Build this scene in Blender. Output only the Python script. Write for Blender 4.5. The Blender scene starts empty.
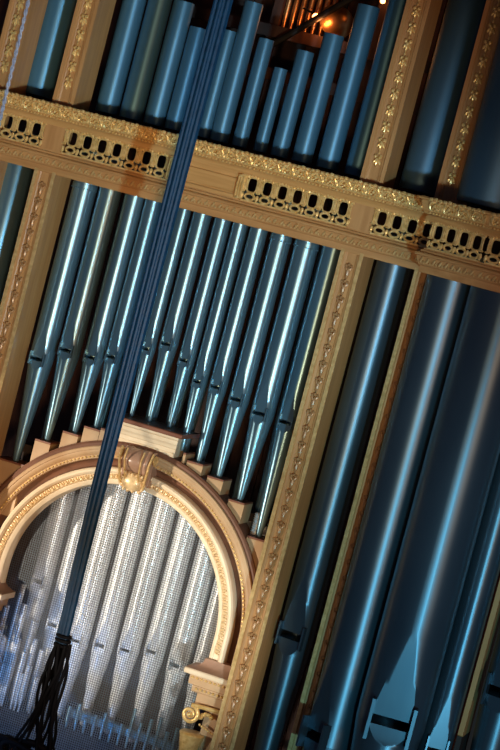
import bpy, math, random
from mathutils import Vector, Matrix
random.seed(7)
PI = math.pi
C = bpy.context.scene.collection
sc = bpy.context.scene

# ------------------------------------------------------------------ materials
def new_mat(name):
    m = bpy.data.materials.new(name); m.use_nodes = True
    nt = m.node_tree
    return m, nt, nt.nodes['Principled BSDF']

def noise_mat(name, c1, c2, rough=.4, metal=0., scale=6., stretch=(1, 1, 1), bump=0., rough_var=.08, spec=.5, detail=4.):
    m, nt, b = new_mat(name)
    tc = nt.nodes.new('ShaderNodeTexCoord'); mp = nt.nodes.new('ShaderNodeMapping')
    mp.inputs['Scale'].default_value = stretch
    nz = nt.nodes.new('ShaderNodeTexNoise'); nz.inputs['Scale'].default_value = scale; nz.inputs['Detail'].default_value = detail
    rp = nt.nodes.new('ShaderNodeValToRGB')
    rp.color_ramp.elements[0].position = .3; rp.color_ramp.elements[1].position = .72
    rp.color_ramp.elements[0].color = (*c1, 1); rp.color_ramp.elements[1].color = (*c2, 1)
    nt.links.new(tc.outputs['Object'], mp.inputs['Vector']); nt.links.new(mp.outputs['Vector'], nz.inputs['Vector'])
    nt.links.new(nz.outputs['Fac'], rp.inputs['Fac']); nt.links.new(rp.outputs['Color'], b.inputs['Base Color'])
    mr = nt.nodes.new('ShaderNodeMapRange'); mr.inputs['To Min'].default_value = rough - rough_var; mr.inputs['To Max'].default_value = rough + rough_var
    nt.links.new(nz.outputs['Fac'], mr.inputs['Value']); nt.links.new(mr.outputs['Result'], b.inputs['Roughness'])
    b.inputs['Metallic'].default_value = metal; b.inputs['Specular IOR Level'].default_value = spec
    if bump:
        bp = nt.nodes.new('ShaderNodeBump'); bp.inputs['Strength'].default_value = bump; bp.inputs['Distance'].default_value = .01
        nt.links.new(nz.outputs['Fac'], bp.inputs['Height']); nt.links.new(bp.outputs['Normal'], b.inputs['Normal'])
    return m

M = {}
M['pipe'] = noise_mat('pipe_metal', (.15, .285, .36), (.22, .37, .45), .31, .72, 3., (1.2, 1.2, .35), 0, .05)
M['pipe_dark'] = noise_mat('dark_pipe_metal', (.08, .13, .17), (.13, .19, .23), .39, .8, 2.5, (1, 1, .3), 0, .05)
M['pipe_blue'] = noise_mat('matte_blue_pipe_metal', (.06, .18, .29), (.09, .24, .36), .46, .5, 3., (1, 1, .3), 0, .05)
M['pipe_blue_shade'] = noise_mat('shaded_blue_pipe_metal', (.04, .11, .18), (.07, .16, .24), .48, .5, 3., (1, 1, .3), 0, .05)  # darker copy of the matte blue; dim light at upper right put in
M['silver'] = noise_mat('silver_pipe_metal', (.72, .75, .77), (.88, .90, .91), .42, .3, 4., (1, 1, .3), 0, .06)
M['wood'] = noise_mat('oak', (.43, .21, .07), (.56, .30, .11), .42, 0, 9., (3, 3, .25), .05)
M['wood_h'] = noise_mat('oak_lengthwise', (.43, .21, .07), (.56, .30, .11), .42, 0, 9., (.25, 3, 3), .05)
M['carving'] = noise_mat('brown_carved_oak', (.34, .17, .065), (.52, .29, .12), .34, .1, 30., (1, 1, 1), .2)
M['panel'] = noise_mat('honey_oak_panel', (.50, .26, .08), (.66, .37, .13), .35, 0, 8., (.3, 3, 5), .05)
M['cream'] = noise_mat('cream_gilt_moulding', (.72, .57, .38), (.84, .70, .49), .40, .05, 7., (1, 1, 1), .06)
M['cream_gilt'] = noise_mat('cream_and_gilt_carving', (.72, .50, .24), (.86, .66, .38), .35, .2, 30., (1, 1, 1), .2)
M['tan'] = noise_mat('tan_moulding', (.46, .29, .15), (.56, .37, .20), .42, 0, 8., (1, 1, 1), .05)
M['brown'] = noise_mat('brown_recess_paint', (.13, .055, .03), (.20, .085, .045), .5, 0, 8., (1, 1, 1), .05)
M['redwood'] = noise_mat('red_brown_wood', (.16, .05, .025), (.24, .085, .045), .45, 0, 7., (.4, 3, 3), .05)
M['gold'] = noise_mat('gilt', (.74, .46, .14), (1.0, .73, .31), .32, .4, 40., (1, 1, 1), .35, .1)
M['gold_soft'] = noise_mat('old_gilt', (.58, .36, .13), (.82, .57, .25), .36, .35, 30., (1, 1, 1), .25, .08)
M['dark'] = noise_mat('dark_interior_wood', (.012, .006, .004), (.03, .014, .009), .7, 0, 5., (3, 3, .3))
M['backred'] = noise_mat('dark_red_brown_boards', (.035, .011, .006), (.075, .024, .012), .6, 0, 5., (6, 6, .3))
M['black'] = noise_mat('black_rubber', (.0015, .0015, .002), (.003, .003, .004), .7, 0, 20., spec=.15)
M['cable'] = noise_mat('blue_black_cable_jacket', (.006, .034, .080), (.010, .052, .115), .42, 0, 20., (1, 1, 1), 0, .05, spec=.14)
M['wire'] = noise_mat('galvanised_wire', (.07, .08, .09), (.12, .13, .14), .5, .2, 20.)
M['rope'] = noise_mat('pale_blue_white_rope', (.20, .24, .38), (.48, .52, .62), .6, 0, 60.)
M['floor'] = noise_mat('floor_boards', (.06, .035, .02), (.10, .055, .03), .5, 0, 4., (.3, 4, 1))
M['rosewood'] = noise_mat('rosy_brown_moulding', (.34, .20, .13), (.46, .28, .19), .33, 0, 10., (1, 1, 1), .04)
M['iron'] = noise_mat('dark_iron', (.012, .010, .009), (.025, .02, .018), .5, .5, 10.)
def emit_mat(name, col, s):
    m, nt, b = new_mat(name)
    nz = nt.nodes.new('ShaderNodeTexNoise'); nz.inputs['Scale'].default_value = 3
    b.inputs['Base Color'].default_value = (*col, 1)
    b.inputs['Emission Color'].default_value = (*col, 1); b.inputs['Emission Strength'].default_value = s
    return m
M['bulb'] = emit_mat('hot_bulb', (1, .33, .08), 14.)
M['copper'] = noise_mat('copper_reflector', (.72, .34, .12), (.85, .45, .2), .35, .9, 12.)

def brushed(m, aniso):
    """drawn pipe metal: the gleam runs along the pipe"""
    nt = m.node_tree; b = nt.nodes['Principled BSDF']
    tg = nt.nodes.new('ShaderNodeTangent'); tg.direction_type = 'RADIAL'; tg.axis = 'Z'
    nt.links.new(tg.outputs['Tangent'], b.inputs['Tangent'])
    b.inputs['Anisotropic'].default_value = aniso; b.inputs['Anisotropic Rotation'].default_value = .25
for k in ('pipe', 'pipe_dark', 'pipe_blue'): brushed(M[k], .5)

# ------------------------------------------------------------------ mesh builder
class MB:
    def __init__(s): s.v = []; s.f = []
    def add(s, vs, fs, mat=None):
        o = len(s.v)
        s.v += [tuple(mat @ Vector(p)) if mat else tuple(p) for p in vs]
        s.f += [tuple(i + o for i in f) for f in fs]
    def box(s, x0, x1, y0, y1, z0, z1, mat=None, bev=0):
        if bev:
            b = bev; vs = []; 
            # chamfered on the vertical & horizontal front edges: octagonal section extruded in x
            prof = [(y0 + b, z0), (y1, z0), (y1, z1), (y0 + b, z1), (y0, z1 - b), (y0, z0 + b)]
            n = len(prof)
            vs = [(x0, a, c) for a, c in prof] + [(x1, a, c) for a, c in prof]
            fs = [(i, (i + 1) % n, n + (i + 1) % n, n + i) for i in range(n)] + [tuple(range(n))[::-1], tuple(range(n, 2 * n))]
            s.add(vs, fs, mat); return
        vs = [(x0, y0, z0), (x1, y0, z0), (x1, y1, z0), (x0, y1, z0), (x0, y0, z1), (x1, y0, z1), (x1, y1, z1), (x0, y1, z1)]
        s.add(vs, [(0, 3, 2, 1), (4, 5, 6, 7), (0, 1, 5, 4), (1, 2, 6, 5), (2, 3, 7, 6), (3, 0, 4, 7)], mat)
    def tube(s, pts, r, seg=8, closed=False, mat=None, cap=True):
        pts = [Vector(p) for p in pts]; n = len(pts)
        rr = r if hasattr(r, '__len__') else [r] * n
        vs = []; prev = None
        for i, p in enumerate(pts):
            if closed: t = pts[(i + 1) % n] - pts[i - 1]
            else: t = pts[min(i + 1, n - 1)] - pts[max(i - 1, 0)]
            t.normalize()
            if prev is None:
                up = Vector((0, 1, 0)) if abs(t.y) < .9 else Vector((1, 0, 0))
                a = t.cross(up).normalized()
            else:
                a = (prev - t * prev.dot(t)).normalized()
            prev = a; b = t.cross(a)
            for k in range(seg):
                q = 2 * PI * k / seg
                vs.append(p + (a * math.cos(q) + b * math.sin(q)) * rr[i])
        fs = []
        m = n if closed else n - 1
        for i in range(m):
            for k in range(seg):
                j = (i + 1) % n
                fs.append((i * seg + k, i * seg + (k + 1) % seg, j * seg + (k + 1) % seg, j * seg + k))
        if not closed and cap:
            fs.append(tuple(range(seg))[::-1]); fs.append(tuple(range((n - 1) * seg, n * seg)))
        s.add(vs, fs, mat)
    def ell(s, c, r, seg=8, rings=5, mat=None, rot=None):
        vs = [(0, 0, 1)]
        for i in range(1, rings):
            t = PI * i / rings
            for k in range(seg):
                q = 2 * PI * k / seg
                vs.append((math.sin(t) * math.cos(q), math.sin(t) * math.sin(q), math.cos(t)))
        vs.append((0, 0, -1)); fs = []
        for k in range(seg): fs.append((0, 1 + k, 1 + (k + 1) % seg))
        for i in range(rings - 2):
            for k in range(seg):
                a = 1 + i * seg + k; b = 1 + i * seg + (k + 1) % seg
                fs.append((a, a + seg, b + seg, b))
        L = len(vs) - 1
        for k in range(seg): fs.append((L, L - seg + (k + 1) % seg, L - seg + k))
        T = Matrix.Translation(c) @ (rot.to_4x4() if rot else Matrix.Identity(4)) @ Matrix.Diagonal((*r, 1))
        s.add(vs, fs, (mat @ T) if mat else T)
    def lathe(s, prof, seg=32, mat=None, cap0=True, cap1=True):
        n = len(prof); vs = []
        for r, z in prof:
            for k in range(seg):
                q = 2 * PI * k / seg; vs.append((r * math.cos(q), r * math.sin(q), z))
        fs = [(i * seg + k, i * seg + (k + 1) % seg, (i + 1) * seg + (k + 1) % seg, (i + 1) * seg + k) for i in range(n - 1) for k in range(seg)]
        if cap0: fs.append(tuple(range(seg))[::-1])
        if cap1: fs.append(tuple(range((n - 1) * seg, n * seg)))
        s.add(vs, fs, mat)
    def sweep(s, prof, path, closed_prof=True):
        """prof: (out, z) pairs, out = distance towards the viewer; path: (x,y) polyline with mitres."""
        n = len(path); P = [Vector((a, b)) for a, b in path]; rows = []
        for i in range(n):
            d0 = (P[i] - P[i - 1]).normalized() if i else (P[1] - P[0]).normalized()
            d1 = (P[i + 1] - P[i]).normalized() if i < n - 1 else d0
            n0 = Vector((d0.y, -d0.x)); n1 = Vector((d1.y, -d1.x))
            m = (n0 + n1); m = m / max(.2, (1 + n0.dot(n1)))
            rows.append([(P[i].x + m.x * o, P[i].y + m.y * o, z) for o, z in prof])
        k = len(prof); vs = [p for r in rows for p in r]; fs = []
        kk = k if closed_prof else k - 1
        for i in range(n - 1):
            for j in range(kk):
                fs.append((i * k + j, i * k + (j + 1) % k, (i + 1) * k + (j + 1) % k, (i + 1) * k + j))
        if closed_prof:
            fs.append(tuple(range(k))[::-1]); fs.append(tuple(range((n - 1) * k, n * k)))
        s.add(vs, fs)
    def build(s, name, mat, parent=None, loc=None, smooth=35):
        me = bpy.data.meshes.new(name); me.from_pydata(s.v, [], s.f); me.update()
        import bmesh
        bm = bmesh.new(); bm.from_mesh(me); bmesh.ops.recalc_face_normals(bm, faces=bm.faces); bm.to_mesh(me); bm.free()
        if smooth:
            me.shade_smooth(); me.set_sharp_from_angle(angle=math.radians(smooth))
        me.materials.append(mat)
        o = bpy.data.objects.new(name, me); C.objects.link(o)
        if parent: o.parent = parent
        if loc: o.location = loc
        return o

def thing(name, label, cat, loc=(0, 0, 0), rz=0, group=None):
    o = bpy.data.objects.new(name, None); C.objects.link(o); o.empty_display_size = .1
    o.location = loc; o.rotation_euler = (0, 0, rz); o['label'] = label; o['category'] = cat
    if group: o['group'] = group
    return o
def tag(o, label, cat, group=None):
    o['label'] = label; o['category'] = cat
    if group: o['group'] = group
    return o
def struct(o): o['kind'] = 'structure'; return o

# ------------------------------------------------------------------ setting
ZC = 7.7
b = MB(); b.box(-5, 5, -3, 2.2, -.1, 0); struct(b.build('floor', M['floor']))
b = MB(); b.box(-5, 5, -3, 2.2, ZC, ZC + .1); struct(b.build('ceiling', M['dark']))
b = MB()
for i in range(40): b.box(-5 + i * .25, -5 + i * .25 + .244, 1.7, 1.78, 0, ZC)
b.box(-5, 5, 1.78, 1.9, 0, ZC); struct(b.build('wall_back', M['backred'], smooth=0))

# the plinth on which the whole case stands (below the picture)
b = MB(); b.box(-3.2, 2.7, .0, 1.6, 0, .76); b.box(-3.2, 2.7, -.04, 1.6, .7, .8)
for i in range(8): b.box(-3.1 + i * .72, -2.5 + i * .72, -.025, .02, .12, .6, bev=.02)
b.box(1.0, 2.5, -.62, 0, 0, .8)
tag(b.build('organ_plinth', M['wood_h']), 'long oak plinth under the whole organ front', 'plinth')

# ------------------------------------------------------------------ organ pipes
def leaf_pipe(name, label, x, y, R, ztop, zm, zfoot, leaf, slot, mat, az=0., group=None, kw=.2, tip=.27, ear_h=None, lip=None, cat='organ pipe', collar=False, hollow=True, ears=True):
    root = thing(name, label, cat, (x, y, zfoot), az, group)
    Z = lambda z: z - zfoot
    zl = zm - slot; lip = lip or slot * 2.2; za = zm + leaf
    NI, NO = 8, 30
    def ring(r, k):
        pc = math.acos(max(-1, 1 - k)) if k > 1e-4 else .12
        if k > 1e-4: pc = max(pc, .02)
        out = []
        for i in range(NI + 1): out.append(-pc + 2 * pc * i / NI)
        for i in range(1, NO): out.append(pc + (2 * PI - 2 * pc) * i / NO)
        pts = []
        for a in out:
            px, py = r * math.sin(a), -r * math.cos(a)
            if k > 1e-4: py = max(py, -r * (1 - k))
            pts.append((px, py))
        return pts
    N = NI + NO
    # body
    rows = [(Z(ztop), 0.)]
    nz = 4
    for i in range(1, nz): rows.append((Z(ztop + (za - ztop) * i / nz), 0.))
    rows.append((Z(za), 0.))
    for i in range(1, 13):
        t = i / 12; rows.append((Z(za - leaf * t), kw * t ** 1.6))
    nwin = len(rows) - 1
    rows.append((Z(zl), kw))
    mb = MB(); vs = []; fs = []
    for z, k in rows: vs += [(px, py, z) for px, py in ring(R, k)]
    for i in range(len(rows) - 1):
        for j in range(N):
            if i >= nwin and j < NI: continue
            fs.append((i * N + j, i * N + (j + 1) % N, (i + 1) * N + (j + 1) % N, (i + 1) * N + j))
    # hollow rim at the top
    o = len(vs); vs += [(px * .9, py * .9, rows[0][0]) for px, py in ring(R, 0)]; vs += [(px * .9, py * .9, rows[0][0] - .25) for px, py in ring(R, 0)]
    for j in range(N):
        fs.append((j, (j + 1) % N, o + (j + 1) % N, o + j)); fs.append((o + j, o + (j + 1) % N, o + N + (j + 1) % N, o + N + j))
    fs.append(tuple(range(o + N, o + 2 * N)))
    mb.add(vs, fs); mb.build('body', mat, root, smooth=28)
    # foot with lower lip
    rows = []
    zlen = zl - zfoot; rt = R * tip
    rad = lambda z: R + (rt - R) * ((zl - z) / zlen) ** .95 if z < zl else R
    for i in range(9):
        t = 1 - i / 8; z = zl - lip * (1 - t); rows.append((z, rad(z), kw * t ** .8 if t > 0 else 0.))
    for i in range(1, 8):
        z = zl - lip - (zlen - lip) * i / 7; rows.append((z, rad(z), 0.))
    rows[-1] = (zfoot + rt * .5, rt, 0.); rows.append((zfoot + rt * .12, rt * .85, 0.)); rows.append((zfoot, rt * .5, 0.))
    mb = MB(); vs = []; fs = []
    for z, r, k in rows: vs += [(px, py, Z(z)) for px, py in ring(r, k)]
    for i in range(len(rows) - 1):
        for j in range(N): fs.append((i * N + j, i * N + (j + 1) % N, (i + 1) * N + (j + 1) % N, (i + 1) * N + j))
    fs.append(tuple(range(N))[::-1]); fs.append(tuple(range((len(rows) - 1) * N, len(rows) * N)))
    mb.add(vs, fs); mb.build('foot', mat, root, smooth=28)
    if ears:
        wm = math.sqrt(1 - (1 - kw) ** 2) * R
        eh = ear_h or slot * 3.
        for sgn in (-1, 1):
            mb = MB(); th = max(.004, R * .05)
            mb.box(sgn * wm - th, sgn * wm + th, -R * (1 - kw) - R * .34, -R * (1 - kw) + R * .04, Z(zl) - eh * .35, Z(zm) + eh * .4)
            mb.build('ear', mat, root, smooth=0)
    if collar:
        mb = MB(); mb.lathe([(R * 1.0, Z(4.955)), (R * 1.05, Z(4.958)), (R * 1.05, Z(4.99)), (R * 1.0, Z(4.993))], 40, cap0=False, cap1=False)
        for k in range(14):
            a = PI + PI * k / 13
            mb.ell((R * 1.05 * math.cos(a), R * 1.05 * math.sin(a), Z(4.957)), (R * .06, R * .06, .006), 6, 4)
        mb.build('tuning_collar', mat, root)
    return root

def open_pipe(name, label, x, y, R, z0, ztop, mat, group=None):
    root = thing(name, label, 'organ pipe', (x, y, z0), 0, group)
    h = ztop - z0
    mb = MB(); prof = [(R * .985, .035), (R, .045), (R, h * .3), (R, h * .7), (R, h - .004), (R * .985, h), (R * .9, h), (R * .9, h - .3)]
    mb.lathe(prof, 44, cap0=True, cap1=True); mb.build('body', mat, root, smooth=40)
    mb = MB(); mb.lathe([(R * .55, 0), (R * .55, .034), (R * .8, .0345)], 24); mb.build('shaded_toe', M['dark'], root)  # dark stub: shade below the upper pipes put into its colour
    return root

ORD = ['first', 'second', 'third', 'fourth', 'fifth', 'sixth', 'seventh']
AX = -.70
# lower middle row, thirteen pipes mirrored about the bay's axis
LX = [-1.675, -1.475, -1.280, -1.128, -1.000, -.885, -.742, -.582, -.445, -.300, -.124, .072, .274]
LR = [.090, .083, .074, .064, .049, .051, .067, .060, .055, .065, .075, .086, .083]
LM = [3.68, 3.80, 3.80, 3.844, 3.83, 3.97, 4.044, 3.965, 3.844, 3.844, 3.80, 3.75, 3.742]
LF = [2.887, 3.10, 3.215, 3.295, 3.315, 3.447, 3.447, 3.447, 3.315, 3.27, 3.207, 3.09, 2.877]
LLAB = ['leftmost shiny blue-grey pipe of the lower middle row, beside the left gilded pillar',
        'second pipe from the left in the lower middle row, its right half dark maroon',
        'third pipe from the left in the lower middle row, white gleam down its front',
        'fourth pipe from the left in the lower middle row, just left of the hanging cables',
        'narrow pipe half hidden behind the hanging cables, lower middle row',
        'narrow pipe of the lower middle row peeping out right behind the hanging cables',
        'pipe with the highest mouth in the lower middle row, over the keystone of the arch',
        'second pipe right of the hanging cables with a clear mouth, lower middle row',
        'slim pipe of the lower middle row, fifth from the right end',
        'pipe of the lower middle row with two white gleams, fourth from the right end',
        'third pipe from the right in the lower middle row above the arch shoulder',
        'wide pipe of the lower middle row, second from its right end',
        'rightmost pipe of the lower middle row, tucked against the carved pillar']
for i in range(13):
    R = LR[i]
    leaf_pipe('organ_pipe', LLAB[i], LX[i], .30, R, 5.24, LM[i], LF[i], .19 + R * .5, .022 + R * .08, M['pipe'], 0, 'lower middle organ pipes', kw=.2, collar=i in (0, 10, 11), ear_h=.07 + R * .2, lip=R * .7)

# upper middle row
UX = [-1.690, -1.495, -1.310, -1.153, -1.035, -.916, -.79, -.630, -.470, -.322, -.148, .048, .266]
UR_ = [.086, .086, .077, .066, .055, .056, .068, .056, .049, .063, .073, .080, .084]
UT = [7.1, 6.75, 6.45, 6.29, 6.15, 6.322, 6.557, 6.324, 6.146, 6.304, 6.464, 6.715, 7.1]
ULAB = ['leftmost matte blue pipe of the upper middle row, its top out of view',
        'second blue pipe from the left in the upper middle row, maroon on its right',
        'third blue pipe from the left in the upper middle row, top just visible',
        'short matte blue pipe left of the hanging cables, dark red boards above its top',
        'short thin blue pipe of the upper middle row, almost hidden by the cables',
        'thin blue pipe of the upper middle row, directly right of the hanging cables',
        'tall centre pipe of the upper middle row, right of the cables',
        'slim blue pipe of the upper middle row, next left of the shortest one',
        'shortest blue pipe of the upper middle row, right of the centre',
        'blue pipe of the upper middle row next right of the shortest one',
        'blue pipe of the upper middle row standing below the orange lamp',
        'tall blue pipe of the upper middle row with an orange glint at its top',
        'rightmost blue pipe of the upper middle row, against the upper carved pillar']
for i in range(13):
    open_pipe('organ_pipe', ULAB[i], UX[i], .38, UR_[i], 5.50, UT[i], M['pipe_blue'], 'upper middle organ pipes')
open_pipe('organ_pipe', 'wide matte blue pipe at the top left between two carved pillars', -2.262, .40, .128, 5.50, 7.2, M['pipe_blue'])
open_pipe('organ_pipe', 'wide dark blue pipe at the upper right between two carved pillars', .742, .37, .142, 5.50, 7.3, M['pipe_blue_shade'])
open_pipe('organ_pipe', 'very wide dark blue pipe cut off by the right picture edge, at the top', 1.345, -.10, .215, 5.50, 7.4, M['pipe_blue_shade'])
open_pipe('organ_pipe', 'wide blue pipe cut off by the left picture edge, below the gilded rail', -2.285, .42, .135, .8, 5.25, M['pipe'])

# big pipes at the lower right
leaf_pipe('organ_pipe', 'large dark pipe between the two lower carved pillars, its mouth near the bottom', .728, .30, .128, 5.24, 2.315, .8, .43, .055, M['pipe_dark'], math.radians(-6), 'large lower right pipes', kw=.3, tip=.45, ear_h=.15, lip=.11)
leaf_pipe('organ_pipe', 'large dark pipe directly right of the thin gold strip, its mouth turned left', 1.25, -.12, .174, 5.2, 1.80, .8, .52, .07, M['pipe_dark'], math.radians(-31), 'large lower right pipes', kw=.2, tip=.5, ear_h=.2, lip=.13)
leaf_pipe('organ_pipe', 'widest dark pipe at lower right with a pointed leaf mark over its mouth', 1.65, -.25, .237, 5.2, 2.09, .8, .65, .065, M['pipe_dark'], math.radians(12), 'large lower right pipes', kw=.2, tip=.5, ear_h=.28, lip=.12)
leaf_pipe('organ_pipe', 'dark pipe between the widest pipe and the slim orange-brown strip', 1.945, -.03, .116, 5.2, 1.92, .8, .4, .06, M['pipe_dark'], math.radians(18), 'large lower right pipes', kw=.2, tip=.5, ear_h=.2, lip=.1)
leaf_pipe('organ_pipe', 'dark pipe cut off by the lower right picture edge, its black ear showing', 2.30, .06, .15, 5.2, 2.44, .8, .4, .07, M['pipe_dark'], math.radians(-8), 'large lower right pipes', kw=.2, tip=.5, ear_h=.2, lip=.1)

# rear rank behind the lower middle row
t = thing('rack_board', 'dark board behind the lower middle pipes carrying the rear rank', 'board', (-.69, .61, 1.08))
b = MB(); b.box(-1.06, 1.09, -.11, .11, 1.86, 1.92); b.build('board', M['dark'], t, smooth=0)
for sx in (-1.03, 1.03): b = MB(); b.box(sx - .03, sx + .03, -.04, .04, 0, 1.86); b.build('leg', M['dark'], t, smooth=0)
RX = [-1.60, -1.40, -1.215, -1.085, -.83, -.665, -.525, -.385, -.235, -.04, .15]
for i, x in enumerate(RX):
    r = .055
    t = thing('organ_pipe', 'blue rear pipe showing between %s front pipes, lower middle row' % ['the first and second', 'the second and third', 'the third and fourth', 'the fourth and fifth', 'the sixth and seventh', 'the seventh and eighth', 'the eighth and ninth', 'the ninth and tenth', 'the tenth and eleventh', 'the eleventh and twelfth', 'the last two'][i], 'organ pipe', (x, .58, 3.0), 0, 'rear rank of pipes')
    mb = MB(); mb.lathe([(r, .77), (r, 1.4), (r, 2.1), (r * .9, 2.1), (r * .9, 1.9)], 24); mb.build('body', M['pipe'], t)
    mb = MB(); mb.lathe([(.012, 0), (.026, .012), (.034, .04), (r * .8, .45), (r, .77)], 24); mb.build('foot', M['pipe'], t)
# ribbed silver hose at the foot of the last pipe
mb = MB(); prof = [(.03, 0)]
for k in range(11): prof += [(.036, .004 + k * .016), (.036, .010 + k * .016), (.030, .013 + k * .016), (.030, .016 + k * .016)]
mb.lathe(prof, 20); tag(mb.build('ribbed_hose', M['silver'], None, (.225, .36, 2.86)), 'short ribbed silver hose standing beside the foot of the rightmost lower pipe', 'hose')

# ------------------------------------------------------------------ carved pillars
def pillar_shaft(x0, z0, z1, w=.168, d=.30, fil=.028, ch=.014):
    pr = [(0, 0), (fil, 0), (fil + .006, ch * .5), (fil + .016, ch * .6), (fil + .024, ch), (w - fil - .024, ch), (w - fil - .016, ch * .6), (w - fil - .006, ch * .5), (w - fil, 0), (w, 0), (w, d), (0, d)]
    mb = MB(); n = len(pr); vs = [(x0 + a, c, z0) for a, c in pr] + [(x0 + a, c, z1) for a, c in pr]
    fs = [(i, (i + 1) % n, n + (i + 1) % n, n + i) for i in range(n)] + [tuple(range(n))[::-1], tuple(range(n, 2 * n))]
    mb.add(vs, fs); return mb
def garland(mb, xc, z0, z1, step, y=.012, big=True):
    n = int((z1 - z0) / step)
    for i in range(n):
        z = z1 - (i + .5) * step
        if big:   # acanthus husk: drop, two curling leaves, bud
            mb.ell((xc, y - .006, z - .018), (.014, .016, .046), 8, 5)
            for s in (-1, 1):
                mb.ell((xc + s * .013, y - .003, z + .010), (.011, .013, .030), 7, 5, rot=Matrix.Rotation(s * .5, 3, 'Y'))
                mb.ell((xc + s * .019, y - .006, z + .034), (.010, .013, .011), 6, 4)
            mb.ell((xc, y - .010, z + .040), (.013, .014, .014), 7, 4)
        else:     # floret: berry cluster and leaf
            for s in (-1, 1):
                mb.ell((xc + s * .016, y - .006, z + .022), (.014, .015, .016), 7, 4)
                mb.ell((xc + s * .016, y - .003, z - .014), (.011, .012, .024), 7, 4, rot=Matrix.Rotation(-s * .5, 3, 'Y'))
            mb.ell((xc, y - .008, z - .020), (.011, .015, .034), 7, 5)
            mb.ell((xc, y - .012, z + .004), (.013, .014, .014), 7, 4)
            mb.ell((xc, y - .006, z + .050), (.007, .010, .014), 6, 4)
def pillar(x0, lower, label, w=.168):
    z0, z1 = (.8, 5.02) if lower else (5.50, ZC)
    t = thing('carved_pillar', label, 'pillar', (x0 + w / 2, 0, z0))
    mb = pillar_shaft(-w / 2, 0, z1 - z0, w); mb.build('shaft', M['wood'], t, smooth=0)
    mb = MB(); garland(mb, 0, .05, z1 - z0 - (.08 if lower else 0), .116, .012, lower)
    mb.build('garland', M['carving'] if lower else M['gold'], t)
    if lower:
        for s in (-1, 1):
            xa = s * (w / 2 - .014)
            mb = MB(); mb.box(xa - .0135, xa + .0135, -.005, .002, 0, z1 - z0); mb.build('gilt_fillet', M['gold_soft'], t, smooth=0)
XA2, XA, XC, XE = -2.48, -1.965, .408, .950
pillar(XA2, True, 'carved oak pillar at the far left edge, below the gilded rail')
pillar(XA, True, 'lower left carved pillar with bright gilt edges beside the lower middle pipes')
pillar(XC, True, 'long lower carved pillar right of the arch, running to the picture bottom')
pillar(XE, True, 'lower carved pillar half covered by the large pipe on its right')
pillar(XA2, False, 'upper carved pillar in the top left corner behind the hanging rope')
pillar(XA, False, 'upper left carved pillar with gilt florets beside the upper middle pipes')
pillar(XC, False, 'upper carved pillar with gilt florets right of the upper middle pipes')
pillar(XE, False, 'upper carved pillar at the top right, left of the widest upper pipe')
# slim strip at the far right
t = thing('slim_post', 'slim orange-brown wooden strip among the large pipes near the right edge', 'post', (2.092, 0, .8))
mb = MB(); mb.box(-.018, .018, -.02, .26, 1.23, 4.2, bev=.008); mb.build('strip', M['wood'], t, smooth=0)
mb = MB(); mb.box(-.018, .018, -.02, .26, 0, 1.23); mb.build('shaded_base', M['dark'], t, smooth=0)  # lower end of the strip: its shadow put into the dark colour

# ------------------------------------------------------------------ gilded rail (entablature)
PATH_M = [(-3.2, 0), (1.03, 0)]
PATH_T = [(1.06, .12), (1.06, -.34), (1.49, -.50), (1.83, -.50), (2.28, -.34), (2.28, .12)]
P_TOP = [(-.30, 5.50), (.095, 5.50), (.108, 5.490), (.104, 5.478), (.090, 5.474), (.086, 5.455), (.074, 5.425), (.064, 5.410), (.066, 5.405), (.056, 5.392), (.044, 5.388), (.026, 5.375), (.014, 5.356), (.012, 5.345), (-.02, 5.345), (-.30, 5.40)]
P_SILL = [(-.10, 5.168), (.004, 5.168), (.006, 5.158), (.018, 5.154), (.022, 5.140), (.046, 5.134), (.052, 5.126), (.050, 5.114), (.038, 5.110), (.030, 5.085), (.016, 5.056), (.010, 5.052), (.004, 5.050), (.004, 5.008), (0, 5.004), (-.10, 5.004)]
def along(path):
    """segments of a path as (origin matrix, length); local x runs along, -y faces the viewer."""
    out = []
    for (a, b2), (c, d) in zip(path[:-1], path[1:]):
        L = math.hypot(c - a, d - b2); ang = math.atan2(d - b2, c - a)
        out.append((Matrix.Translation((a, b2, 0)) @ Matrix.Rotation(ang, 4, 'Z'), L))
    return out
def leaf_band(mb, T, L):
    n = max(1, round(L / .105)); s = L / n
    vs = []                                                            # gilt ground under the leaves
    for x in (0, L): vs += [(x, -.068, 5.411), (x, -.080, 5.426), (x, -.092, 5.456), (x, -.097, 5.476)]
    mb.add(vs, [(i, i + 1, i + 5, i + 4) for i in range(3)], T)
    for i in range(n):
        x = (i + .5) * s
        for q in (-1, 1):                                              # shell sides, curling in
            mb.tube([(x + q * .010, -.096, 5.474), (x + q * .030, -.102, 5.470), (x + q * .041, -.098, 5.452), (x + q * .038, -.090, 5.430), (x + q * .026, -.084, 5.418)], [.006, .009, .009, .008, .006], 6, mat=T)
            mb.ell((x + q * .017, -.092, 5.430), (.013, .014, .011), 7, 4, mat=T, rot=Matrix.Rotation(q * .5, 3, 'Y'))
            mb.ell((x + q * .020, -.096, 5.452), (.006, .008, .012), 6, 4, mat=T)
        mb.ell((x, -.100, 5.446), (.012, .014, .015), 7, 4, mat=T)
        mb.ell((x, -.090, 5.420), (.007, .010, .010), 6, 4, mat=T)
        mb.ell((x + s * .5, -.092, 5.436), (.010, .013, .022), 7, 5, mat=T)
        mb.ell((x + s * .5, -.100, 5.464), (.013, .011, .010), 7, 4, mat=T)
        for k in range(3):
            mb.ell((x + (k - 1) * s / 3, -.106, 5.487 + .005 * (k == 1)), (s * .15, .012, .013), 7, 4, mat=T)
def beads(mb, T, L, y, z, r, step):
    n = max(1, round(L / step))
    for i in range(n): mb.ell(((i + .5) * L / n, y, z), (r * 1.15, r, r), 6, 4, mat=T)
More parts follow.
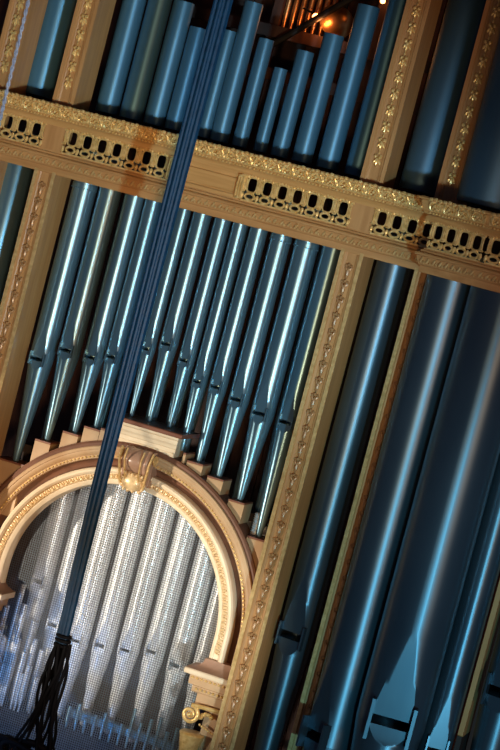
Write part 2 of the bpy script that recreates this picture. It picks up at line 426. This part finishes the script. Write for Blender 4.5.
def small_leaf(mb, T, L):
    n = max(1, round(L / .052)); s = L / n
    for i in range(n):
        x = (i + .5) * s
        mb.ell((x - .006, -.036, 5.082), (.010, .009, .018), 6, 4, mat=T, rot=Matrix.Rotation(.5, 3, 'Y'))
        mb.ell((x + .013, -.032, 5.074), (.008, .008, .012), 6, 4, mat=T, rot=Matrix.Rotation(-.6, 3, 'Y'))
        mb.ell((x + .004, -.042, 5.098), (.007, .007, .007), 6, 4, mat=T)
def openwork(mb, x0, x1, T=None, step=.114):
    n = max(1, round((x1 - x0) / step)); s = (x1 - x0) / n
    mb.box(x0, x1, -.012, .012, 5.166, 5.176, mat=T)
    def loop(cx, cz, hw, hh, pw=2.6, k=18):
        pts = []
        for i in range(k):
            a = 2 * PI * i / k; c, q = math.cos(a), math.sin(a)
            pts.append((cx + hw * math.copysign(abs(c) ** (2 / pw), c), 0, cz + hh * math.copysign(abs(q) ** (2 / pw), q)))
        return pts
    for i in range(n):
        x = x0 + (i + .5) * s
        mb.tube(loop(x, 5.286, .037, .052, 3.4), .0075, 6, closed=True, mat=T)          # tall opening
        mb.tube(loop(x, 5.203, .034, .022, 2.1), .0095, 6, closed=True, mat=T)           # oval below it
        mb.ell((x, -.006, 5.232), (.020, .012, .010), 7, 4, mat=T)
        for q in (-1, 1):                                                                # scrolled crest
            mb.ell((x + q * .013, -.008, 5.345), (.013, .011, .011), 7, 4, mat=T)
            mb.ell((x + q * .034, -.008, 5.340), (.010, .010, .012), 7, 4, mat=T)
    for i in range(n + 1):
        x = x0 + i * s
        dx = .006 if 0 < i < n else 0
        for q in (-1, 0, 1):                                                             # fluted baluster
            xx = x + q * .0115
            if x0 - .001 <= xx <= x1 + .001:
                mb.tube([(xx, -.006, 5.238), (xx, -.008 - .006 * (q == 0), 5.28), (xx, -.006, 5.335)], [.0065, .0068, .0055], 6, mat=T)
        mb.ell((x, -.008, 5.338), (.018, .012, .010), 7, 4, mat=T)
        mb.ell((x, -.008, 5.238), (.019, .012, .009), 7, 4, mat=T)
        mb.ell((x, -.004, 5.203), (.013, .010, .022), 7, 5, mat=T)
        mb.ell((x, -.010, 5.184), (.011, .008, .008), 7, 4, mat=T)

def rail(label, path, blocks, works, panel=None):
    t = thing('gilded_rail', label, 'rail', (0, 0, 5.0))
    def B(mb, n, m, par=None, **k):
        mb.v = [(a, b2, c - 5.0) for a, b2, c in mb.v]; return mb.build(n, m, par or t, **k)
    mb = MB(); mb.sweep(P_TOP, path); cor = B(mb, 'cornice', M['panel'], smooth=25)
    mb = MB(); mb.sweep(P_SILL, path); sil = B(mb, 'sill', M['wood_h'], smooth=25)
    for T, L in along(path):
        l, bd, sl = MB(), MB(), MB()
        leaf_band(l, T, L); beads(bd, T, L, -.068, 5.398, .0075, .026); small_leaf(sl, T, L)
        B(l, 'leaf_moulding', M['gold'], cor); B(bd, 'bead_moulding', M['gold'], cor); B(sl, 'small_leaf_moulding', M['gold_soft'], sil)
    for x0, x1, T in blocks:
        mb = MB(); mb.box(x0, x1, -.004, .12, 5.166, 5.347, mat=T); B(mb, 'frieze_block', M['wood'], smooth=0)
    for x0, x1, T in works:
        mb = MB(); openwork(mb, x0, x1, T); B(mb, 'openwork_panel', M['gold'])
    if panel:
        x0, x1 = panel
        mb = MB(); mb.box(x0, x1, .012, .10, 5.166, 5.347)
        mb.box(x0, x1, -.004, .012, 5.325, 5.347); mb.box(x0, x1, -.004, .012, 5.168, 5.19)
        mb.box(x0 + .01, x1 - .01, .002, .012, 5.205, 5.31, bev=.006)
        B(mb, 'centre_panel', M['panel'], smooth=0)
        for s, xb in ((-1, x0), (1, x1)):
            mb = MB()
            mb.box(xb - .026, xb + .026, -.022, .03, 5.17, 5.345, bev=.012)
            for k in range(3): mb.tube([(xb - .018 + k * .018, -.024, 5.185), (xb - .018 + k * .018, -.036, 5.27), (xb - .018 + k * .018, -.026, 5.335)], .007, 6)
            mb.ell((xb, -.03, 5.335), (.028, .014, .012), 8, 4); mb.ell((xb, -.026, 5.18), (.026, .012, .010), 8, 4)
            B(mb, 'bracket', M['gold'])
    return t
w = .168
rail('long gilded openwork rail crossing the whole organ front between the pipe rows', PATH_M,
     [(x, x + w, None) for x in (XA2, XA, XC)],
     [(-3.15, XA2, None), (XA2 + w, XA - .005, None), (XA + w + .005, -.975, None), (-.39, XC - .003, None), (XC + w + .003, 1.02, None)], (-.945, -.415))
segs = along(PATH_T)
rail('projecting gilded rail around the big pipes at the right edge', PATH_T, [],
     [(.02, L - .02, T) for T, L in segs[1:4]])
# shelves behind the rail, carrying the upper pipes
b = MB(); b.box(-3.2, 2.3, .33, 1.6, 5.42, 5.50); b.box(1.1, 2.24, -.02, .33, 5.42, 5.50); b.box(-3.2, 1.0, .30, .33, 5.42, 5.50)
tag(b.build('pipe_shelf', M['dark'], smooth=0), 'dark shelf behind the gilded rail on which the upper pipes stand', 'shelf')

# ------------------------------------------------------------------ arch
AC = Vector((-.69, 2.115)); YA = .22
def arch_sweep(prof, z_low=1.95, n=64, x_clip=None):
    """prof: (radius, y) closed profile swept round the arch; straight below its centre."""
    mb = MB(); k = len(prof); rows = []
    rows.append([(AC.x - r, y, z_low) for r, y in prof])
    for i in range(n + 1):
        a = PI - PI * i / n
        rows.append([(AC.x + r * math.cos(a), y, AC.y + r * math.sin(a)) for r, y in prof])
    rows.append([(AC.x + r, y, z_low) for r, y in prof])
    vs = [p for r in rows for p in r]; fs = []
    for i in range(len(rows) - 1):
        for j in range(k): fs.append((i * k + j, i * k + (j + 1) % k, (i + 1) * k + (j + 1) % k, (i + 1) * k + j))
    fs.append(tuple(range(k))[::-1]); fs.append(tuple(range((len(rows) - 1) * k, len(rows) * k)))
    lo, hi = -1.795, .406
    vs = [(min(hi, max(lo, p[0])), p[1], p[2]) for p in vs]
    mb.add(vs, fs); return mb
def arch_pts(r, step, z_low=1.97):
    out = []; A = r * PI; n = round(A / step)
    for i in range(n):
        a = PI - PI * (i + .5) / n; out.append((AC.x + r * math.cos(a), AC.y + r * math.sin(a), a))
    m = int((AC.y - z_low) / step)
    for s in (-1, 1):
        for k in range(m): out.append((AC.x + s * r, AC.y - (k + .5) * step, PI if s < 0 else 0))
    return out
arch = thing('arch', 'cream and gilt round arch with keystone framing the silver pipes and mesh', 'arch', (AC.x, YA, 1.95))
def AB(mb, n, m, par=None, **k):
    mb.v = [(a - AC.x, b2 - YA, c - 1.95) for a, b2, c in mb.v]; return mb.build(n, m, par or arch, **k)
inner = AB(arch_sweep([(.842, .34), (.846, .262), (.852, .244), (.862, .236), (.880, .228), (.886, .232), (.928, .226), (.932, .208), (.945, .196), (.960, .194), (.972, .204), (.976, .222), (.976, .34)]), 'inner_moulding', M['cream'], smooth=30)
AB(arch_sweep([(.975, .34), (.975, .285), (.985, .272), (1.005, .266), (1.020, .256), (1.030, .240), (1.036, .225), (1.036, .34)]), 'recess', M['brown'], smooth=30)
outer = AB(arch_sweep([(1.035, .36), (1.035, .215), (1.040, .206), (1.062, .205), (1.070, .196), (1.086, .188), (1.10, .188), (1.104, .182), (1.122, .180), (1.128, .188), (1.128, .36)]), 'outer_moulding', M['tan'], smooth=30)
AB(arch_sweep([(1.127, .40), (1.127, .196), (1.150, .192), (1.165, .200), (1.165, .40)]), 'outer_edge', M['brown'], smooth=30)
mb = MB()
for x, z, a in arch_pts(1.052, .030): mb.ell((x, .203, z), (.013, .0075, .0075), 7, 4, rot=Matrix.Rotation(-(a - PI / 2), 3, 'Y'))
AB(mb, 'bead_row', M['gold'], par=outer)
mb = MB()
for i, (x, z, a) in enumerate(arch_pts(.907, .040)):
    R3 = Matrix.Rotation(-(a - PI / 2), 3, 'Y')
    mb.ell((x, .224, z), (.012, .013, .019), 8, 5, rot=R3)
    o = R3 @ Vector((.020, 0, .004)); mb.ell((x + o.x, .224, z + o.z), (.006, .010, .015), 6, 4, rot=R3)
    for q in (-1, 1):
        o = R3 @ Vector((q * .012, 0, -.014)); mb.ell((x + o.x, .225, z + o.z), (.008, .009, .007), 6, 4)
AB(mb, 'egg_moulding', M['cream_gilt'], par=inner)
# wall panels either side under the arch shoulders (spandrels)
mb = MB(); n = 24
for s in (-1, 1):
    prev = None
    for i in range(n + 1):
        a = (PI / 2) * i / n
        x = AC.x + s * 1.16 * math.cos(a); z = AC.y + 1.16 * math.sin(a)
        xe = XA + w if s < 0 else XC
        cur = (x, z)
    # narrow filler beside the pillar down to the plinth
    xo = AC.x + s * 1.12; xi = AC.x + s * 1.0
    xe = XA + w - .01 if s < 0 else XC + .01
    mb.box(min(xo, xe), max(xo, xe), .365, .40, .8, 2.3)
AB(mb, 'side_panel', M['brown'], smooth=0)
# keystone: cap board, moulded cap, rolled console with acanthus drop
KX = -.69
ks = MB(); ks.box(KX - .285, KX + .285, .10, .50, 3.415, 3.447, bev=.006); AB(ks, 'cap_board', M['redwood'], smooth=0)
ks = MB()
prof = [(.30, 3.26), (.06, 3.26), (.056, 3.285), (.066, 3.292), (.068, 3.318), (.078, 3.325), (.084, 3.345), (.096, 3.36), (.100, 3.385), (.118, 3.395), (.120, 3.415), (.30, 3.415)]
prof = [(-(p[0] - .12) if False else p[0], p[1]) for p in prof]
pr2 = [(.22 - (o - .06) - .02 if o < .29 else .40, z) for o, z in prof]   # (y, z)
vs = []; k = len(pr2)
for sx in (-1, 1):
    for (y, z) in pr2: vs.append((KX + sx * (.225 + (.22 - min(y, .22)) * .35), y, z))
fs = [(i, (i + 1) % k, k + (i + 1) % k, k + i) for i in range(k)] + [tuple(range(k))[::-1], tuple(range(k, 2 * k))]
ks.add(vs, fs); AB(ks, 'cap', M['cream'], smooth=20)
ks = MB()
def roll(mb, xc, hw, bulge, z0=3.262, z1=2.98):
    vs = []; fs = []; nu, nv = 12, 12
    for j in range(nv + 1):
        v = j / nv; z = z0 + (z1 - z0) * v
        yb = .165 - bulge * (math.sin(PI * min(1, v * 1.5)) ** .8 if v < .667 else 0) + .02 * v
        wv = hw * (1 - .28 * v)
        for i in range(nu + 1):
            u = -1 + 2 * i / nu
            vs.append((xc + wv * u - (xc - KX) * .28 * v, yb - .035 * math.sqrt(max(0, 1 - u * u)), z))
    for j in range(nv):
        for i in range(nu):
            a = j * (nu + 1) + i; fs.append((a, a + 1, a + nu + 2, a + nu + 1))
    mb.add(vs, fs)
    mb.box(xc - hw * .8, xc + hw * .8, .16, .3, z1 + .02, z0)
roll(ks, KX, .080, .10); roll(ks, KX - .088, .030, .075); roll(ks, KX + .088, .030, .075); AB(ks, 'console_roll', M['rosewood'], smooth=50)
ks = MB()
for s in (-1, 1):
    sp = []
    for i in range(26):
        a = i / 25 * 3.4 * PI; r = .040 * (1 - i / 30)
        sp.append((KX + s * .132, .125 + r * math.cos(a) * .8, 3.20 + r * math.sin(a)))
    ks.tube(sp, .010, 6)
    ks.tube([(KX + s * .066, .045, 3.255), (KX + s * .064, .018, 3.19), (KX + s * .056, .055, 3.09), (KX + s * .050, .11, 3.02)], .007, 6)
    ks.tube([(KX + s * .122, .085, 3.255), (KX + s * .118, .055, 3.18), (KX + s * .104, .085, 3.08), (KX + s * .090, .12, 2.99)], .010, 6)
AB(ks, 'console_scroll', M['gold_soft'], smooth=50)
ks = MB()
ks.ell((KX, .14, 3.02), (.085, .06, .075), 16, 10)
for row, (z, nn, hw) in enumerate([(3.070, 5, .066), (3.040, 6, .080), (3.010, 6, .086), (2.978, 5, .080), (2.955, 4, .060)]):
    for i in range(nn):
        u = -1 + 2 * i / (nn - 1)
        ks.ell((KX + u * hw, .098 + .028 * u * u + .006 * row, z), (.014, .020, .017), 8, 6)
AB(ks, 'acanthus_drop', M['cream_gilt'], smooth=50)

# stepped blocks on the arch carrying the feet
BL = ['at the far left', 'second from the left', 'third from the left', 'fourth from the left', 'left of the keystone', 'right of the keystone', 'fourth from the right', 'third from the right', 'second from the right', 'at the far right']
bi = 0
for i in (0, 1, 2, 3, 4, 8, 9, 10, 11, 12):
    x, zt = LX[i], LF[i]; hw = .062 if i else .105
    d = abs(x - AC.x); zb = AC.y + math.sqrt(max(.01, 1.155 ** 2 - d * d)) - .03
    edge = d + hw
    zb = min(zb, AC.y + math.sqrt(max(.01, 1.155 ** 2 - edge * edge)) - .01, zt - .05)
    x0 = x - hw; x1 = x + hw
    if i == 0: x0 = XA + w
    if i == 12: x1 = XC
    if i == 4: x1 = min(x1, KX - .287)
    if i == 8: x0 = max(x0, KX + .287)
    t = thing('step_block', 'small tan step block under a pipe foot on the arch, %s' % BL[bi], 'block', ((x0 + x1) / 2, .33, zb), 0, 'step blocks on the arch'); bi += 1
    hw2 = (x1 - x0) / 2
    mb = MB(); mb.box(-hw2, hw2, -.10, .10, 0, zt - zb - .012, bev=.004); mb.build('block', M['tan'], t, smooth=0)
    mb = MB(); mb.box(-hw2 - .0, hw2 + .0, -.104, .10, zt - zb - .012, zt - zb); mb.build('top_board', M['redwood'], t, smooth=0)

# imposts / capitals with scroll consoles
def impost(sgn, label, dz=0.):
    xe = XC if sgn > 0 else XA + w
    t = thing('capital', label, 'capital', (xe, .2, .8 + dz))
    X = lambda a: -sgn * a     # a measured from the pillar inwards
    def bx(mb, a0, a1, y0, y1, z0, z1, bev=0):
        x0, x1 = sorted((X(a0), X(a1))); mb.box(x0, x1, y0 - .2, y1 - .2, z0 - .8, z1 - .8, bev=bev)
    # cove on top
    mb = MB(); vs = []; pts = [(.355, .10, 1.868), (.325, .122, 1.876), (.285, .155, 1.892), (.262, .178, 1.915), (.252, .19, 1.95)]
    for a, y, z in pts: vs += [(X(0), y - .2, z - .8), (X(a), y - .2, z - .8), (X(a), .36 - .2, z - .8)]
    fs = []
    for i in range(len(pts) - 1):
        q = i * 3; fs += [(q, q + 1, q + 4, q + 3), (q + 1, q + 2, q + 5, q + 4)]
    q = (len(pts) - 1) * 3
    vs.append((X(0), .36 - .2, 1.95 - .8)); fs.append((q, q + 1, q + 2, len(vs) - 1))
    mb.add(vs, fs); mb.build('cove', M['rosewood'], t, smooth=50)
    mb = MB(); bx(mb, 0, .358, .095, .36, 1.826, 1.868, .008); mb.build('lip', M['cream'], t, smooth=0)
    mb = MB(); bx(mb, 0, .315, .13, .36, 1.755, 1.826); bx(mb, 0, .285, .15, .36, 1.70, 1.755, .01); bx(mb, 0, .24, .17, .36, 1.60, 1.70); bx(mb, 0, .15, .18, .36, 0.8, 1.60)
    mb.build('neck', M['tan'], t, smooth=0)
    mb = MB()
    for i in range(9): mb.ell((X(.02 + i * .034), .128 - .2, 1.805 - .8), (.011, .008, .009), 7, 4)
    for i in range(8): mb.ell((X(.02 + i * .033), .146 - .2, 1.728 - .8), (.010, .010, .011), 7, 4)
    mb.build('bead_row', M['gold'], t)
    # scroll console
    mb = MB(); sp = []
    for i in range(40):
        u = i / 39; a = PI / 2 + u * 3.3 * PI; r = .068 * (1 - u * .82)
        sp.append((X(.245 + r * math.cos(a) * 1.0), .13 - .2, 1.545 + r * math.sin(a) - .8))
    rr = [.017 - .006 * i / 39 for i in range(40)]
    mb.tube(sp, rr, 8); mb.tube([(X(0), .135 - .2, 1.622 - .8), (X(.12), .13 - .2, 1.622 - .8), (X(.245), .13 - .2, 1.613 - .8)], .016, 8)
    mb.ell((X(.245), .115 - .2, 1.545 - .8), (.02, .022, .02), 8, 5)
    for i in range(5):
        a = .3 + i * .5; mb.ell((X(.12 + .05 * math.cos(a)), .15 - .2, 1.525 + .05 * math.sin(a) - .8), (.022, .02, .016), 7, 4)
    for i in range(8): mb.ell((X(.03 + i * .018), .14 - .2, 1.448 + .006 * i - .8), (.009, .009, .010), 6, 4)
    mb.build('scroll', M['gold'], t, smooth=50)
    mb = MB(); T = Matrix.Translation((X(.20), .17 - .2, 1.22 - .8))
    mb.lathe([(.02, -.08), (.05, -.04), (.062, .03), (.075, .10), (.085, .15), (.095, .185), (.085, .195)], 20, mat=T)
    mb.build('gilt_cup', M['gold'], t, smooth=50)
impost(1, 'moulded capital with gilt scroll at the right foot of the arch')
impost(-1, 'moulded capital at the left foot of the arch, only its tip in view', .075)

# wire mesh inside the arch
mb = MB(); YM = .350; st = .0172; hwid = .0016; r = .85
n = int(2 * r / st)
for i in range(n + 1):
    x = -r + i * st; h = math.sqrt(max(0, r * r - x * x))
    mb.box(AC.x + x - hwid, AC.x + x + hwid, YM - hwid, YM + hwid, .82, AC.y + h)
nz = int((AC.y + r - .85) / st)
for i in range(nz + 1):
    z = .85 + i * st; dz = z - AC.y
    h = r if dz < 0 else math.sqrt(max(0, r * r - dz * dz))
    if h > .01: mb.box(AC.x - h, AC.x + h, YM - hwid * 1.6, YM + hwid * .4, z - hwid, z + hwid)
tag(mb.build('wire_mesh', M['wire'], smooth=0), 'fine square wire mesh filling the arch in front of the silver pipes', 'mesh')

# silver pipes behind the mesh
GX = [-1.49, -1.29, -1.09, -.89, -.69, -.49, -.29, -.10, .09]
GX = [x + .125 for x in GX]
GM = [2.04, 1.76, 1.70, 1.725, 1.75, 1.80, 1.76, 1.72, 1.66]
GL = ['leftmost silver pipe behind the mesh, its mouth higher than the rest', 'second silver pipe from the left behind the mesh', 'silver pipe behind the mesh just left of the hanging cables near their end',
      'silver pipe behind the mesh mostly covered by the black cables', 'silver pipe behind the mesh next right of the black cables', 'silver pipe in the middle of the arch with the highest mouth right of the cables',
      'third silver pipe from the right behind the mesh', 'second silver pipe from the right behind the mesh', 'rightmost silver pipe behind the mesh, its mouth beside the capital']
for i, x in enumerate(GX):
    leaf_pipe('silver_pipe', GL[i], x, .63, .080, 2.925, GM[i], 1.08, .20, .026, M['silver'], 0, 'silver pipes behind the mesh', kw=.17, tip=.3, ear_h=.08, lip=.06)
b = MB(); b.box(-1.75, .38, .37, 1.2, .8, 1.08); tag(b.build('wind_chest', M['dark'], smooth=0), 'dark wind chest under the silver pipes behind the mesh', 'chest')
# plank in front of the silver feet
t = thing('plank', 'narrow grey-blue plank behind the mesh at the foot of the silver pipes', 'plank', (-.40, .49, 1.18))
mb = MB(); mb.box(-.45, .42, -.02, .04, -.03, .03, bev=.006); mb.build('board', M['pipe'], t, smooth=0)
mb = MB(); mb.box(-.43, -.39, 0, .04, -.10, -.03); mb.box(.36, .40, 0, .04, -.10, -.03); mb.build('support', M['dark'], t, smooth=0)
# small narrow pipes, lower left behind the mesh
SP = [(4, 609), (13, 615), (23, 594), (30, 612), (20, 633), (35, 630), (22, 646), (39, 648), (44, 659), (29, 661), (5, 648), (13, 661), (34, 674), (39, 687), (18, 687), (26, 682), (8, 676), (3, 690)]
SPX = [(-1.633, 1.815), (-1.562, 1.789), (-1.493, 1.965), (-1.412, 1.846), (-1.440, 1.676), (-1.345, 1.730), (-1.395, 1.592), (-1.279, 1.612), (-1.221, 1.541), (-1.320, 1.500), (-1.52, 1.556), (-1.468, 1.478), (-1.257, 1.417), (-1.190, 1.340), (-1.353, 1.295), (-1.29, 1.345), (-1.475, 1.365), (-1.49, 1.25)]
RW = ['tallest', 'second tallest', 'third tallest', 'fourth tallest', 'fifth tallest', 'sixth tallest', 'seventh tallest', 'eighth tallest', 'ninth tallest', 'tenth tallest', 'eleventh tallest', 'twelfth tallest', 'sixth shortest', 'fifth shortest', 'fourth shortest', 'third shortest', 'second shortest', 'shortest']
order = sorted(range(len(SPX)), key=lambda i: -SPX[i][1])
for rank, i in enumerate(order):
    x, z = SPX[i]; x += .05; z += .02; yy = .405 + .042 * (i % 3)
    t = thing('small_pipe', '%s of the thin blue-silver pipes behind the mesh at lower left' % RW[rank], 'organ pipe', (x, yy, 1.08), 0, 'small pipes at lower left')
    h = z - 1.08; r = .021; m_ = h * .45
    mb = MB(); mb.lathe([(r, m_), (r, h), (r * .8, h), (r * .8, h - .05)], 14); mb.build('body', M['silver'], t)
    mb = MB(); mb.lathe([(r * .3, 0), (r * .4, .01), (r, m_ - .012), (r * .9, m_ - .010), (r * .9, m_)], 14); mb.build('foot', M['silver'], t)
# tiny pipes along the bottom of the arch
k = 0
TL = ['first', 'second', 'third', 'fourth', 'fifth', 'sixth', 'seventh', 'eighth', 'ninth', 'tenth', 'eleventh', 'twelfth', 'thirteenth', 'fourteenth']
for k in range(14):
    x = -.82 + .07 * k; h = .16 + .05 * math.sin(k * 2.1) + (.0 if k < 7 else .10)
    t = thing('tiny_pipe', '%s from the left of the tiny bluish pipes along the bottom of the arch' % TL[k], 'organ pipe', (x, .42, 1.08), 0, 'tiny pipes along the bottom')
    mb = MB(); mb.lathe([(.015, h * .4), (.015, h), (.012, h), (.012, h - .03)], 12); mb.build('body', M['pipe'], t)
    mb = MB(); mb.lathe([(.006, 0), (.015, h * .4 - .008), (.013, h * .4)], 12); mb.build('foot', M['pipe'], t)

# ------------------------------------------------------------------ hanging cables and rope
t = thing('cable_bundle', 'thick bundle of dark blue cables hanging in front of the organ, frayed at its end', 'cables', (-.512, -1.0, ZC))
for k in range(12):
    a = 2 * PI * k / 12; rr = .050 if k % 2 else .026
    ox, oy = rr * math.cos(a), rr * .7 * math.sin(a)
    pts = []
    for i in range(26):
        u = i / 25; z = ZC + (1.98 - ZC) * u
        sq = 1 - .45 * max(0, (u - .3) / .7)
        tw = .12 * math.sin(u * 5 + k)
        pts.append(((ox * math.cos(tw) - oy * math.sin(tw)) * sq - .012 * math.sin(PI * u) + .012 * max(0, u - .85) * 6, oy * sq, z - ZC))
    mb = MB(); mb.tube(pts, .0150 + .003 * (k % 3), 8); mb.build('cable', M['cable'], t)
mb = MB()
for k in range(3):
    z = [1.985, 2.02, 2.05][k] - ZC
    mb.tube([(.018 + .047 * math.cos(2 * PI * i / 16), .036 * math.sin(2 * PI * i / 16), z) for i in range(16)], .013, 6, closed=True)
mb.build('tape_wrap', M['black'], t)
random.seed(11)
for k in range(16):
    a = 2 * PI * k / 16 + random.uniform(-.2, .2)
    ex = random.uniform(.0, .13) if k < 11 else random.uniform(-.20, -.08)
    ez = random.uniform(1.18, 1.26)
    sx, sy = .018 + .032 * math.cos(a), .024 * math.sin(a)
    pts = []
    for i in range(14):
        u = i / 13
        bulge = math.sin(PI * u) * (.03 * math.cos(a))
        x = sx + bulge + ex * u ** 2.2 + .018 * math.sin(u * 7 + k)
        z = 2.0 + (ez - 2.0) * (u if k < 11 else u ** .85) - ZC
        pts.append((x, sy * (1 + u) + .03 * math.sin(u * 4 + k * 2), z))
    mb = MB(); mb.tube(pts, [.012 - .002 * (i / 13) for i in range(14)], 7); mb.build('strand', M['black'], t)
# coiled tail of the cables lying over to the left
for k in range(9):
    cx = .06 - .055 * k; cz = 1.20 + .02 * math.sin(k * 1.7) - ZC
    mb = MB(); rx = random.uniform(.09, .17); rz = random.uniform(.05, .085); rot = random.uniform(-.5, .5)
    mb.tube([(cx + rx * math.cos(q) * math.cos(rot) - rz * math.sin(q) * math.sin(rot), .02 * math.sin(2 * q + k) - .03 * (k % 3), cz + rx * math.cos(q) * math.sin(rot) * .5 + rz * math.sin(q)) for q in [2 * PI * i / 22 for i in range(22)]], .021, 7, closed=True)
    mb.build('coil', M['black'], t)

# twisted rope at the left
t = thing('rope', 'thin twisted pale rope hanging across the top left corner', 'rope', (-1.87, -1.0, ZC))
for q in range(2):
    pts = []
    for i in range(620):
        u = i / 619; z = (.9 - ZC) * u
        x = .031 * u * 2.386; a = i * .62 + q * PI
        pts.append((x - .02 + .007 * math.cos(a), .007 * math.sin(a), z))
    mb = MB(); mb.tube(pts, .0075, 5); mb.build('strand', M['rope'], t)

# ------------------------------------------------------------------ dark loft behind the upper pipes
t = thing('timber_frame', 'dark red-brown timber framing in the loft behind the upper pipes', 'timber frame', (-.7, 1.29, 5.5))
for z in (6.42, 6.10): b = MB(); b.box(-1.1, 1.1, -.04, .0, z - 5.5, z - 5.41); b.build('cross_rail', M['backred'], t, smooth=0)
for x in (-1.4, -.95, -.15): b = MB(); b.box(x + .7, x + .77, .0, .05, 0, ZC - 5.5); b.build('stud', M['backred'], t, smooth=0)
b = MB(); b.tube([(-.90, 1.16, 6.30), (-.28, 1.16, 6.87), (.62, 1.16, 7.69)], .026, 10)
tag(b.build('slanting_bar', M['iron']), 'black bar slanting up across the orange lamp', 'bar')
t = thing('lamp', 'glowing orange lamp in the dark loft above the upper pipes', 'lamp', (-.52, 1.30, 6.64))
mb = MB(); mb.ell((-.078, -.03, .0), (.026, .026, .028), 14, 9); mb.build('bulb', M['bulb'], t)
mb = MB(); mb.lathe([(.02, .06), (.05, .055), (.10, .02), (.13, -.03), (.135, -.035), (.12, -.022), (.05, .04)], 28, mat=Matrix.Translation((.09, 0, .02)) @ Matrix.Rotation(math.radians(70), 4, 'X') @ Matrix.Rotation(.5, 4, 'Y')); mb.build('reflector', M['copper'], t)
mb = MB(); mb.tube([(-.20, 0, .045), (-.13, -.01, .03), (-.078, -.03, .01)], .008, 8); mb.tube([(.1, .04, .05), (.1, .1, .2), (.1, .1, ZC - 6.64)], .012, 8); mb.build('bracket', M['iron'], t)
mb = MB(); mb.ell((0, 0, 0), (.02, .02, .02), 12, 8); 
t2 = thing('small_lamp', 'tiny orange light at the top edge beside the tall upper pipe', 'lamp', (-.10, 1.2, 6.86))
mb.build('bulb', M['bulb'], t2); mb = MB(); mb.tube([(0, 0, .015), (0, .02, .1), (0, .05, ZC - 6.86)], .010, 8); mb.build('stem', M['iron'], t2)
for i in range(9):
    x = -.95 + i * .06
    mb = MB(); mb.lathe([(.012, 0), (.020, .12), (.020, 1.2), (.016, 1.2)], 12)
    tag(mb.build('loft_pipe', M['copper'], None, (x, 1.45, 6.51)), 'thin brown pipe in the dark loft, %s from the left' % ORD[i] if i < 7 else 'thin brown pipe in the dark loft, %s' % ['last but one on the right', 'last on the right'][i - 7], 'organ pipe', 'thin pipes in the loft')
t = thing('loft_ledge', 'dark ledge in the loft under the thin brown pipes', 'ledge', (-.70, 1.52, 5.50))
b = MB(); b.box(-.35, .35, -.18, .17, .97, 1.01); b.build('board', M['backred'], t, smooth=0)
for x in (-.32, .32): b = MB(); b.box(x - .03, x + .03, -.12, -.06, 0, .97); b.build('leg', M['backred'], t, smooth=0)

# ------------------------------------------------------------------ lights
def light(kind, name, loc, target, energy, color, **k):
    d = bpy.data.lights.new(name, kind); d.energy = energy; d.color = color
    for a, v in k.items(): setattr(d, a, v)
    o = bpy.data.objects.new(name, d); C.objects.link(o); o.location = loc
    o.rotation_euler = (Vector(target) - Vector(loc)).to_track_quat('-Z', 'Y').to_euler()
    return o
light('SPOT', 'low_blue_stage_light', (6.4, -11.0, .6), (1.6, 0, 2.7), 2700, (.20, .66, .86), spot_size=math.radians(22), spot_blend=.9, shadow_soft_size=.25)
light('SPOT', 'high_blue_stage_light', (6.4, -11.0, 3.0), (-1.1, 0, 5.2), 3700, (.34, .72, .97), spot_size=math.radians(21), spot_blend=.7, shadow_soft_size=.2)
light('SPOT', 'white_stage_light', (-9.2, -8.4, 1.2), (-1.0, .2, 2.25), 9500, (1.0, .87, .70), spot_size=math.radians(14.5), spot_blend=1., shadow_soft_size=.2)
light('SPOT', 'added_grille_light', (6.2, -10.2, .9), (-.55, .4, 2.15), 3300, (1.0, .96, .92), spot_size=math.radians(9.5), spot_blend=.7, shadow_soft_size=.12)  # extra white spot, added to brighten the silver pipes behind the mesh
light('SPOT', 'blue_floor_light', (-1.9, -7.5, .3), (-1.1, .5, 1.15), 1300, (.12, .42, 1.0), spot_size=math.radians(16), spot_blend=1., shadow_soft_size=.15)
light('SPOT', 'warm_hall_light', (4.6, -13.5, 2.2), (-2.2, 0, 4.8), 3300, (1.0, .65, .33), spot_size=math.radians(32), spot_blend=1., shadow_soft_size=.6)
light('AREA', 'red_hall_light', (9.5, -10.0, 4.0), (0, 0, 4.0), 200, (1.0, .48, .23), shape='RECTANGLE', size=1.6, size_y=1.6)
light('POINT', 'lamp_glow', (-.52, 1.16, 6.60), (0, 0, 0), 3, (1, .36, .1), shadow_soft_size=.05)

wd = bpy.data.worlds.new('hall'); sc.world = wd; wd.use_nodes = True
bg = wd.node_tree.nodes['Background']; bg.inputs['Color'].default_value = (.42, .45, .75, 1); bg.inputs['Strength'].default_value = .07

# ------------------------------------------------------------------ camera
yaw, pitch, rollv = map(math.radians, (16.9, 4.3, 14.63))
fw = Vector((-math.sin(yaw) * math.cos(pitch), math.cos(yaw) * math.cos(pitch), -math.sin(pitch)))
rt = Vector((math.cos(yaw), math.sin(yaw), 0)); dn = fw.cross(rt)
r2 = rt * math.cos(rollv) - dn * math.sin(rollv); d2 = rt * math.sin(rollv) + dn * math.cos(rollv)
pos = Vector((0, 0, 4.0)) - fw * 15.4
cd = bpy.data.cameras.new('camera'); cam = bpy.data.objects.new('camera', cd); C.objects.link(cam)
cam.matrix_world = Matrix(((r2.x, -d2.x, -fw.x, pos.x), (r2.y, -d2.y, -fw.y, pos.y), (r2.z, -d2.z, -fw.z, pos.z), (0, 0, 0, 1)))
cd.sensor_fit = 'VERTICAL'; cd.sensor_height = 36; cd.sensor_width = 24; cd.lens = 36 * 2200 / 750; cd.clip_end = 100
sc.camera = cam
sc.view_settings.view_transform = 'Standard'; sc.view_settings.look = 'None'; sc.view_settings.gamma = 1; sc.view_settings.use_curve_mapping = False
sc.view_settings.exposure = 0.
